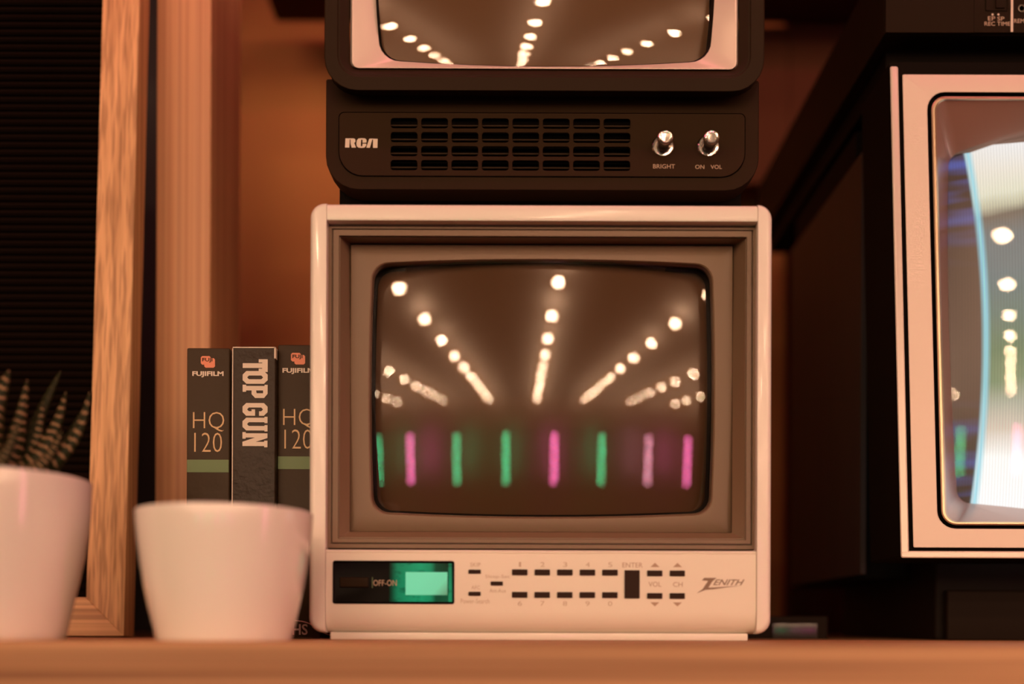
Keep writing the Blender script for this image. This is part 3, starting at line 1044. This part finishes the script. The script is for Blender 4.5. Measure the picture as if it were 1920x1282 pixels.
# ------------------------------------------------------------------ large television on the right
LEAN = -66.0 / 920.0
Gt = Plane(0.720, 1800, 600, lean=LEAN, py0=125, upright=True)
gp = Gt.p
gtv = empty('television', (0.44, 0.86, ZSHELF), 'large dark television with cream frame and lit bluish picture, at the right', 'television')
GR = 2775
finish('trim_strip', *loft([rring(Gt, 1667, 1682, 125, 1040, 4, 20, n=3, m=3), rring(Gt, 1667, 1682, 125, 1040, 4, -1, n=3, m=3), rring(Gt, 1669, 1680, 127, 1040, 3, -3, n=3, m=3)], cap1=True), 'cream_trim', gtv)
finish('trim_strip', *loft([rring(Gt, GR + 8, GR + 23, 125, 1040, 4, 20, n=3, m=3), rring(Gt, GR + 8, GR + 23, 125, 1040, 4, -1, n=3, m=3), rring(Gt, GR + 10, GR + 21, 127, 1040, 3, -3, n=3, m=3)], cap1=True), 'cream_trim', gtv)
finish('trim_strip', *loft([rring(Gt, 1667, GR + 23, 1033, 1046, 4, 20, n=3, m=3), rring(Gt, 1667, GR + 23, 1033, 1046, 4, -1.5, n=3, m=3), rring(Gt, 1669, GR + 21, 1035, 1044, 3, -3.5, n=3, m=3)], cap1=True), 'cream_trim', gtv)
finish('front_frame', *loft([rring(Gt, 1690, GR, 140, 1026.5, 3, 16), rring(Gt, 1690, GR, 140, 1026.5, 3, 1), rring(Gt, 1691, GR - 1, 141, 1025.5, 3, 0),
                             rring(Gt, 1734, GR - 44, 172, 992, 34, 0), rring(Gt, 1735, GR - 45, 173, 991, 33, 1), rring(Gt, 1735, GR - 45, 173, 991, 33, 14)]), 'cream_panel', gtv)
finish('gold_rim', *loft([rring(Gt, 1742.5, GR - 52, 180.5, 984, 27, 14), rring(Gt, 1742.5, GR - 52, 180.5, 984, 27, 2), rring(Gt, 1745, GR - 55, 182.5, 981.5, 25, 0),
                          rring(Gt, 1749, GR - 59, 185.5, 979, 22, 0), rring(Gt, 1752, GR - 61, 188, 977, 21, 5)]), 'gold_rim', gtv)
slope = finish('screen_surround', *loft([rring(Gt, 1752, GR - 61, 188, 977, 21, 5), rring(Gt, 1772, GR - 84, 288, 944, 24, 84, bx=6, by=24), rring(Gt, 1773, GR - 85, 290, 943, 24, 110, bx=6, by=24)]), 'silver_slope', gtv)
tube_surface('screen_glass', Gt, 2170, 605, 0.7115, 1745, 2720, 230, 985, 1.054, 0.824, 0.006, -0.128, 'tube_glass_lit', gtv, n=48)
tube_surface('lit_screen', Gt, 2170, 605, 0.7115, 1745, 2720, 230, 985, 1.054, 0.824, 0.006, -0.128, 'lit_picture', gtv, back=0.003, n=48, uv=True)
# dark front shell behind the trims (grooves show it), then the veneered cabinet
finish('front_shell', *loft([rring(Gt, 1665, GR + 25, 117, 1046, 6, 170, st=8), rring(Gt, 1665, GR + 25, 117, 1046, 6, 8), rring(Gt, 1700, GR - 10, 150, 1015, 6, 8),
                             rring(Gt, 1748, GR - 57, 184, 982, 22, 15), rring(Gt, 1748, GR - 57, 184, 982, 22, 60)]), 'deep_black', gtv)
gl = gp(1668, 500).x + 0.004
g_right = gp(GR + 20, 500).x
gtop = (HY - 110) * 0.72 / F
box('cabinet', gl + 0.003, g_right, 0.815, 0.99, 0.041, gtop - 0.004, 'deep_black', gtv)
box('veneer_panel', gl, gl + 0.004, 0.792, 0.995, 0.043, gtop - 0.03, 'veneer', gtv)
box('pedestal', gl + 0.045, g_right - 0.04, 0.765, 0.985, ZSHELF, 0.055, 'plinth', gtv, bevel=0.003)
pa = Plane(0.757, 1850, 1150)
a = pa.p(1776, 1106)
box('pedestal_front', a.x, g_right - 0.05, 0.757, 0.765, ZSHELF, a.z, 'device_black', gtv, bevel=0.002)

# ------------------------------------------------------------------ video recorder on the large television
Vt = Plane(0.728, 1800, 40)
vp = Vt.p
vl = vp(1660, 0).x
vz0, vz1 = vp(1700, 62).z, vp(1700, -93).z
vcr = empty('video_recorder', (0.45, 0.90, gtop), 'black video recorder on top of the large right television', 'recorder')
box('housing', vl, vl + 0.41, 0.7305, 1.115, vz0, vz1, 'recorder_black', vcr, bevel=0.0015)
finish('front_plate', *pbox(Vt, 1661, 1826, -92, 61, 0, 8), 'recorder_black', vcr)
fp = finish('control_field', *pbox(Vt, 1826.6, 2140, -92, 60.5, 0.8, 8), 'recorder_black', vcr)
box('chassis', vl + 0.008, vl + 0.40, 0.75, 1.10, gtop + 0.004, vz0, 'deep_black', vcr)
finish('slide_switch', *loft([rring(Vt, 1848, 1889, -22, 20, 2, 0.6), rring(Vt, 1848, 1889, -22, 20, 2, -0.5), rring(Vt, 1850, 1887, -20, 18, 2, 3.5)], cap1=True), 'deep_black', fp)
finish('switch_tab', *pbox(Vt, 1868, 1884, -16, 14, -2, 4), 'recorder_black', fp)
for cx in (1861, 1872):
    c = vp(cx, 27, 0.4)
    finish('marker_dot', *lathe(c.x, c.y, c.z, [(1.9 * Vt.S, 0), (1.7 * Vt.S, 0.3 * Vt.S)], 'Y', 14), 'print_cream', fp)
text('lettering', Vt, 'EP', 1852.5, 1866, 30.5, 38, 0.2, 'print_tan', fp)
text('lettering', Vt, 'SP', 1870, 1883, 31, 38.5, 0.2, 'print_tan', fp)
text('lettering', Vt, 'REC TIME', 1846, 1894, 40.5, 47.8, 0.2, 'print_tan', fp)
text('lettering', Vt, 'REMOTE', 1901.5, 1942, 35, 42.5, 0.2, 'print_tan', fp)
finish('divider_line', *pbox(Vt, 1895.5, 1899.5, -92, 59, -0.6, 4), 'print_cream', fp)
c = vp(1915, 16, 0.8)
finish('jack_ring', *lathe(c.x, c.y, c.z, [(7 * Vt.S, 0), (7 * Vt.S, 1.5 * Vt.S), (5 * Vt.S, 1.5 * Vt.S), (4.4 * Vt.S, -0.2 * Vt.S)], 'Y', 24), 'knob_shaft', fp)
for fx in (vl + 0.043, vl + 0.36):
    for fy in (0.77, 1.07):
        v, f = lathe(fx, fy, gtop, [(0.011, 0.0), (0.012, 0.003), (0.012, 0.012), (0.0135, 0.014), (0.0135, vz0 - gtop)], seg=24)
        finish('foot', v, f, 'recorder_black', vcr)

# ------------------------------------------------------------------ video tapes
def tape(name, L, R, T, Z, label, mat, lean=0.0, depth=0.105):
    pl = Plane(Z, (L + R) / 2, 900)
    a, b = pl.p(L, T), pl.p(R, T)
    t = empty(name, ((a.x + b.x) / 2, Z + depth / 2, ZSHELF), label, 'video tape', 'video tapes in a row beside the white television')
    box('sleeve', a.x, b.x, Z, Z + depth, ZSHELF, a.z, mat, t, bevel=0.0012)
    return t, pl


def fuji(L, R, T, Z, label, dx):
    t, pl = tape('video_tape', L, R, T, Z, label, 'sleeve')
    k = 1 / 3.885
    def X(x): return dx + x * k
    def Y(y): return T - 652 + 630 + y * k
    def sq(x0, x1, y0, y1, c=10):
        return [(X(x0 + c), Y(y0)), (X(x1 - c), Y(y0)), (X(x1), Y(y0 + c)), (X(x1), Y(y1 - c)), (X(x1 - c), Y(y1)), (X(x0 + c), Y(y1)), (X(x0), Y(y1 - c)), (X(x0), Y(y0 + c))]
    w = -0.5
    finish('brand_mark', *poly(pl, sq(178, 250, 145, 208), w, 0.6), 'print_orange', t)
    finish('brand_mark', *poly(pl, sq(203, 281, 160, 230), w - 0.4, 0.6), 'print_orange', t)
    text('brand_lettering', pl, 'FUJI', X(188), X(262), Y(158), Y(192), w - 0.9, 'sleeve', t, offset=0.02)
    text('brand_lettering', pl, 'FUJIFILM', X(116), X(344), Y(256), Y(300), w, 'print_cream', t, offset=0.035)
    text('lettering', pl, 'HQ', X(122), X(350), Y(552), Y(695), w, 'print_gold', t, offset=-0.016)
    text('lettering', pl, '120', X(132), X(334), Y(703), Y(845), w, 'print_gold', t, offset=-0.016)
    a, b = pl.p(L + 1.2, 0), pl.p(R - 1.2, 0)
    box('green_band', a.x, b.x, Z - 0.0003, Z + 0.001, pl.p(L, Y(992)).z, pl.p(L, Y(900)).z, 'print_green', t)
    return t, pl


fuji(349.5, 430, 652, 0.680, 'dark video tape with gold 120 lettering standing next to the wooden post', 330)
t3, pl3 = fuji(520, 602, 646, 0.684, 'dark video tape partly hidden behind the white television', 330 + 169)
text('format_lettering', pl3, 'VHS', 531, 578, 1169.5, 1190, -0.6, 'wire', t3, offset=0.02, label='VHS lettering near the foot of the spine')
t2, pl2 = tape('video_tape', 435.5, 516, 651, 0.678, 'worn black video tape with big white TOP GUN lettering', 'sleeve_worn')
a, b = pl2.p(434.9, 652), pl2.p(436.6, 652)
box('worn_edge', a.x, b.x, 0.6776, 0.70, pl2.p(0, 1150).z, a.z - 0.0004, 'paper_edge', t2)
a, b = pl2.p(436, 650.4), pl2.p(515.5, 652.5)
box('worn_edge', a.x, b.x, 0.6776, 0.76, b.z, a.z, 'paper_edge', t2)
a, b = pl2.p(513.5, 651), pl2.p(516.4, 672)
box('worn_edge', a.x, b.x, 0.6776, 0.682, b.z, a.z, 'paper_edge', t2)

# athletic block letters on unit cells (x right, y up), drawn as strips
def strip(pts, inn):
    n = len(pts)
    return [[pts[i], pts[i + 1], inn[i + 1], inn[i]] for i in range(n - 1)]


def octo(w, h, c, s, keep):
    o = [(c, 0), (w - c, 0), (w, c), (w, h - c), (w - c, h), (c, h), (0, h - c), (0, c), (c, 0)]
    ci = max(c - s * 0.45, 0.02)
    i_ = [(s + ci, s), (w - s - ci, s), (w - s, s + ci), (w - s, h - s - ci), (w - s - ci, h - s), (s + ci, h - s), (s, h - s - ci), (s, s + ci), (s + ci, s)]
    return [q for k, q in enumerate(strip(o, i_)) if k in keep]


def rect(x0, x1, y0, y1): return [(x0, y0), (x1, y0), (x1, y1), (x0, y1)]


LET = {
    'T': [rect(0, 0.54, 0.78, 1), rect(0, 0.14, 0.64, 0.78), rect(0.40, 0.54, 0.64, 0.78), rect(0.17, 0.37, 0, 0.78)],
    'O': octo(0.54, 1, 0.15, 0.19, range(8)),
    'P': [rect(0.05, 0.24, 0, 1), rect(0, 0.30, 0, 0.14), rect(0, 0.24, 0.88, 1), [(0.24, 0.82), (0.44, 0.82), (0.38, 1), (0.24, 1)], [(0.38, 1), (0.56, 0.86), (0.38, 0.76), (0.36, 0.82)],
          [(0.36, 0.56), (0.56, 0.56), (0.56, 0.86), (0.36, 0.80)], [(0.24, 0.36), (0.40, 0.36), (0.56, 0.50), (0.56, 0.56), (0.36, 0.56), (0.24, 0.54)]],
    'G': octo(0.54, 1, 0.15, 0.19, (0, 1, 3, 4, 5, 6, 7)) + [rect(0.35, 0.54, 0.13, 0.46), rect(0.27, 0.54, 0.36, 0.50), rect(0.35, 0.54, 0.66, 0.86)],
    'U': octo(0.54, 1, 0.15, 0.19, (0, 1, 7)) + [rect(0, 0.19, 0.14, 1), rect(0.35, 0.54, 0.14, 1), rect(-0.04, 0.23, 0.88, 1), rect(0.31, 0.58, 0.88, 1)],
    'N': [rect(0.02, 0.20, 0, 1), rect(0.38, 0.56, 0, 1), [(0.02, 1), (0.22, 1), (0.56, 0), (0.38, 0)], rect(-0.03, 0.25, 0, 0.13), rect(0.33, 0.61, 0.87, 1)]}
parts = []
for ch, y0 in (('T', 168), ('O', 254), ('P', 354), ('G', 487), ('U', 594), ('N', 704)):
    for q in LET[ch]:
        # the word runs downwards: letter tops face right
        pts = [(330 + (483 + yy * 182) / 3.885, 630 + (y0 + xx * 172) / 3.885) for xx, yy in q]
        parts.append(poly(pl2, pts, -0.6 - 0.02 * len(parts), 0.6))
finish('title_lettering', *merge(parts), 'print_cream', t2)

# ------------------------------------------------------------------ pots and plant
def pot(cx, Z, prof, label, wall=7.0, soil=True):
    pl = Plane(Z, cx, 1080)
    S = pl.S
    c = pl.p(cx, 1180)
    h0 = ZSHELF
    t = empty('plant_pot', (c.x, Z, h0), label, 'pot', 'white ceramic pots')
    outer = []
    for r, py in prof:
        z = (HY - py) * S
        outer.append((r * S, max(z, h0) - h0))
    top = outer[-1]
    lip = [(top[0] - 0.4 * S, top[1] + 2.2 * S), (top[0] - 2.0 * S, top[1] + 3.6 * S), (top[0] - 4.5 * S, top[1] + 3.4 * S), (top[0] - wall * S, top[1] + 1 * S)]
    inner = [(r - wall * S, z) for r, z in reversed(outer[1:-1])]
    inner = [(inner[0][0], inner[0][1])] + inner[1:] + [(inner[-1][0] * 0.98, 0.006)]
    base = [(outer[0][0] - 2.5 * S, 0.0), (outer[0][0] - 0.6 * S, 1.2 * S)]
    v, f = lathe(c.x, Z, h0, base + outer[0:] + lip + inner, seg=96)
    finish('bowl', v, f, 'ceramic', t, sharp=60)
    if soil:
        zs = top[1] - 26 * S
        v, f = lathe(c.x, Z, h0 + zs, [(top[0] - 12 * S, -0.004), (top[0] - 12 * S, 0.0), (top[0] * 0.5, 0.003), (0.002, 0.004)], seg=40)
        finish('soil', v, f, 'soil', t)
    return t, c, top[1] + h0


pot(422, 0.565, [(123, 1200), (125, 1190), (131, 1165), (138, 1134), (145, 1100), (151, 1063), (157, 1020), (160, 990), (161.5, 966)],
    'smaller white ceramic pot in front of the video tapes')
t_, pc, prim = pot(-38, 0.56, [(150, 1201), (153, 1188), (160, 1155), (167, 1120), (176, 1080), (183.5, 1044), (190, 1000), (194, 955), (196, 905)],
                   'larger white ceramic pot holding the spiky striped succulent', wall=8)

# striped succulent
pp = Plane(0.59, 40, 800)
pb = pp.p(-30, 900)
hw = empty('succulent', (pb.x, 0.56, pb.z - 0.012), 'spiky dark succulent with pale banded leaves in the larger pot', 'plant')


def leaf(bx, by, tx, ty, wid, dz=0.0, bend=0.0, dzb=0.0, band=1.0, face=0.0):
    """a thick tapering leaf from base pixel to tip pixel; dz = tip depth offset in metres, face turns the banded side"""
    n, m = 26, 10
    A = pp.p(bx, by) + Vector((0, dzb, 0))
    B = pp.p(tx, ty) + Vector((0, dz, 0))
    d = B - A
    right = Vector((d.z, 0, -d.x)).normalized()
    V, UV, AT = [], [], []
    for i in range(n + 1):
        t = i / n
        P = A + d * t + right * (bend * math.sin(PI * t) * d.length)
        T_ = (d + right * (bend * PI * math.cos(PI * t) * d.length)).normalized()
        side = Vector((0, -1, 0)).cross(T_).normalized()
        out = T_.cross(side).normalized()
        if out.y > 0: out = -out
        s2 = side * math.cos(face) + out * math.sin(face)
        o2 = out * math.cos(face) - side * math.sin(face)
        r = 1.5 * wid * pp.S * (1 - t) ** 0.6 * (0.82 + 0.18 * math.sin(PI * min(t * 1.6, 1))) + 0.0002
        tub = 1.0 + 0.05 * max(0, math.sin(t * 12 * 2 * PI)) * band
        for j in range(m):
            a = 2 * PI * j / m
            ca, sa = math.cos(a), math.sin(a)
            V.append(P + s2 * (r * ca) + o2 * (r * (0.75 * sa if sa > 0 else 0.35 * sa) * tub))
            UV.append((j / m, t))
            AT.append(band * (1.0 if sa > 0.05 else 0.12) * (1.0 if abs(ca) < 0.95 else 0.5) * (1 if t < 0.95 else 0.6))
    Fc = [(i * m + j, i * m + (j + 1) % m, (i + 1) * m + (j + 1) % m, (i + 1) * m + j) for i in range(n) for j in range(m)]
    Fc += [tuple(range(m)), tuple(range(n * m, (n + 1) * m))]
    return finish('leaf', V, Fc, 'leaf', hw, sharp=70, uvs=UV, attr=AT)


leaf(-16, 905, 30, 700, 26, -0.008, -0.03, -0.012, 1.0)
leaf(14, 900, 48, 710, 16, 0.002, 0.02, -0.004, 0.9, 0.9)
leaf(30, 900, 82, 676, 15, 0.022, -0.03, 0.004, 0.04)
leaf(50, 905, 75, 750, 10, 0.004, 0.02, 0.0, 0.8, 0.4)
leaf(36, 905, 112, 728, 17, 0.008, 0.09, -0.004, 0.85, -0.3)
leaf(50, 900, 144, 744, 14, 0.014, 0.06, 0.008, 0.06)
leaf(44, 900, 174, 737, 15, -0.004, 0.17, -0.006, 1.0, -0.3)
leaf(66, 900, 135, 772, 11, 0.02, 0.04, 0.006, 0.3)
leaf(52, 905, 134, 815, 11, -0.012, 0.12, -0.012, 1.0, -0.3)
leaf(70, 900, 128, 853, 8, 0.0, 0.04, 0.0, 0.3)
leaf(-6, 905, 9, 712, 11, 0.022, 0.0, 0.01, 0.6)
leaf(-46, 905, -40, 690, 24, -0.006, 0.02, -0.012, 1.0)
leaf(-80, 905, -130, 745, 18, 0.0, -0.06, -0.006, 1.0, 0.3)
leaf(-70, 900, -95, 700, 16, 0.02, -0.03, 0.008, 0.4)
leaf(-100, 905, -190, 800, 15, -0.006, -0.08, -0.006, 1.0, 0.4)
leaf(-30, 900, 0, 735, 16, 0.03, 0.0, 0.018, 0.3)
leaf(8, 905, 62, 800, 12, -0.016, 0.05, -0.016, 0.5, -0.3)

# ------------------------------------------------------------------ letter board on the left, leaning back a little
BZ = 0.74
lb = Plane(BZ, 200, 1190)
xr_ = lb.p(232, 1190).x
LB_W, LB_H, ST, TH = 0.46, 0.62, 0.0268, 0.020
lean = math.atan(0.035 * BZ / (1190 * BZ / F))
board = empty('letter_board', (xr_ - LB_W / 2, BZ + 0.01, ZSHELF), 'black ribbed letter board in an oak frame, leaning at the left', 'letter board')


def lboard(name, x0, x1, d0, d1, h0, h1, mat, parent, bevel=0.0, mitre=None):
    """coordinates in the board's own upright frame, leaned back about its foot"""
    v, f = box_data(x0, x1, d0, d1, h0, h1)
    if mitre:
        v = mitre(v)
    cl, sl = math.cos(lean), math.sin(lean)
    return finish(name, [(x, BZ + d * cl + h * sl, ZSHELF + h * cl - d * sl + TH * sl) for x, d, h in v], f, mat, parent, bevel=bevel)


x1 = xr_
x0 = xr_ - LB_W


def mit_v(right):
    def g(v):
        out = []
        for x, d, h in v:
            inner = (x < x1 - ST / 2) if right else (x > x0 + ST / 2)
            if inner:
                h = ST if h < LB_H / 2 else LB_H - ST
            out.append((x, d, h))
        return out
    return g


def mit_h(bottom):
    def g(v):
        out = []
        for x, d, h in v:
            inner = (h > ST / 2) if bottom else (h < LB_H - ST / 2)
            if inner:
                x = x0 + ST if x < (x0 + x1) / 2 else x1 - ST
            out.append((x, d, h))
        return out
    return g


lboard('frame_stile', x1 - ST, x1, 0, TH, 0, LB_H, 'oak_v', board, 0.0006, mit_v(True))
lboard('frame_stile', x0, x0 + ST, 0, TH, 0, LB_H, 'oak_v', board, 0.0006, mit_v(False))
lboard('frame_rail', x0, x1, 0, TH, 0, ST, 'oak_h', board, 0.0006, mit_h(True))
lboard('frame_rail', x0, x1, 0, TH, LB_H - ST, LB_H, 'oak_h', board, 0.0006, mit_h(False))
felt = lboard('felt_panel', x0 + ST - 0.002, x1 - ST + 0.002, 0.010, 0.016, ST - 0.002, LB_H - ST + 0.002, 'felt', board)
PITCH = 0.0056
nr = int((LB_H - 2 * ST) / PITCH)
ridge_me = None
for i in range(nr):
    h = ST + 0.001 + i * PITCH
    if ridge_me is None:
        wr = (x1 - x0) / 2 - ST
        v, f = box_data(-wr, wr, 0, 0.004, 0, PITCH * 0.62)
        bmr = bmesh.new()
        me = bpy.data.meshes.new('felt_ridge')
        me.from_pydata(v, [], f)
        bmr.from_mesh(me)
        bmesh.ops.recalc_face_normals(bmr, faces=bmr.faces)
        bmesh.ops.bevel(bmr, geom=[e for e in bmr.edges if abs(e.verts[0].co.x - e.verts[1].co.x) > 0.1 and e.verts[0].co.y < 0.001], offset=0.001, segments=2, affect='EDGES')
        bmr.to_mesh(me)
        bmr.free()
        me.materials.append(M['felt'])
        ridge_me = me
    o = bpy.data.objects.new('felt_ridge', ridge_me)
    C.objects.link(o)
    o.parent = felt
    cl, sl = math.cos(lean), math.sin(lean)
    d = 0.0065
    o.location = Vector(((x0 + x1) / 2, BZ + d * cl + h * sl, ZSHELF + h * cl - d * sl + TH * sl)) - base_of(board)
    o.rotation_euler = (-lean, 0, 0)
# folding strut that holds it up
v, f = box_data((x0 + x1) / 2 - 0.02, (x0 + x1) / 2 + 0.02, 0, 0.006, 0, 0.36)
finish('strut', [(x, BZ + 0.14 + d - h * 0.27, ZSHELF + h) for x, d, h in v], f, 'oak_v', board)

# ------------------------------------------------------------------ small things between the sets
dp = Plane(0.80, 1500, 1170)
a, b = dp.p(1400, 1155), dp.p(1552, 1200)
dev = empty('flat_box', ((a.x + b.x) / 2, 0.83, ZSHELF), 'low flat black box with glossy front, behind the white television on its right', 'box')
box('case', a.x, b.x, 0.80, 0.88, ZSHELF, a.z, 'device_black', dev, bevel=0.001)
a2, b2 = dp.p(1448, 1168.5), dp.p(1532, 1200)
box('front_window', a2.x, b2.x, 0.7985, 0.801, ZSHELF + 0.0008, a2.z, 'mirror_black', dev, bevel=0.0004)

# thin pale wire on the shelf between tapes and white set
wp = Plane(0.668, 580, 1180)
cu = bpy.data.curves.new('thin_wire', 'CURVE')
cu.dimensions = '3D'
cu.bevel_depth = 0.00035
sp_ = cu.splines.new('BEZIER')
pts = [(545, 1162, -6), (578, 1168, -4), (604, 1184, 0), (624, 1191, 30), (700, 1194, 60)]
sp_.bezier_points.add(len(pts) - 1)
wb = wp.p(590, 1190)
for q, (x, y, w) in zip(sp_.bezier_points, pts):
    q.co = wp.p(x, y, w) - Vector((wb.x, wb.y, ZSHELF))
    q.handle_left_type = q.handle_right_type = 'AUTO'
wo = bpy.data.objects.new('thin_wire', cu)
C.objects.link(wo)
dg = bpy.context.evaluated_depsgraph_get()
wm = bpy.data.meshes.new_from_object(wo.evaluated_get(dg))
C.objects.unlink(wo)
bpy.data.objects.remove(wo)
wm.materials.clear()
wm.materials.append(M['wire'])
wo = bpy.data.objects.new('thin_wire', wm)
C.objects.link(wo)
wo.location = (wb.x, wb.y, ZSHELF)
tag(wo, 'thin pale wire trailing under the corner of the white television', 'wire')

for o in bpy.data.objects:
    if 'base' in o.keys():
        del o['base']
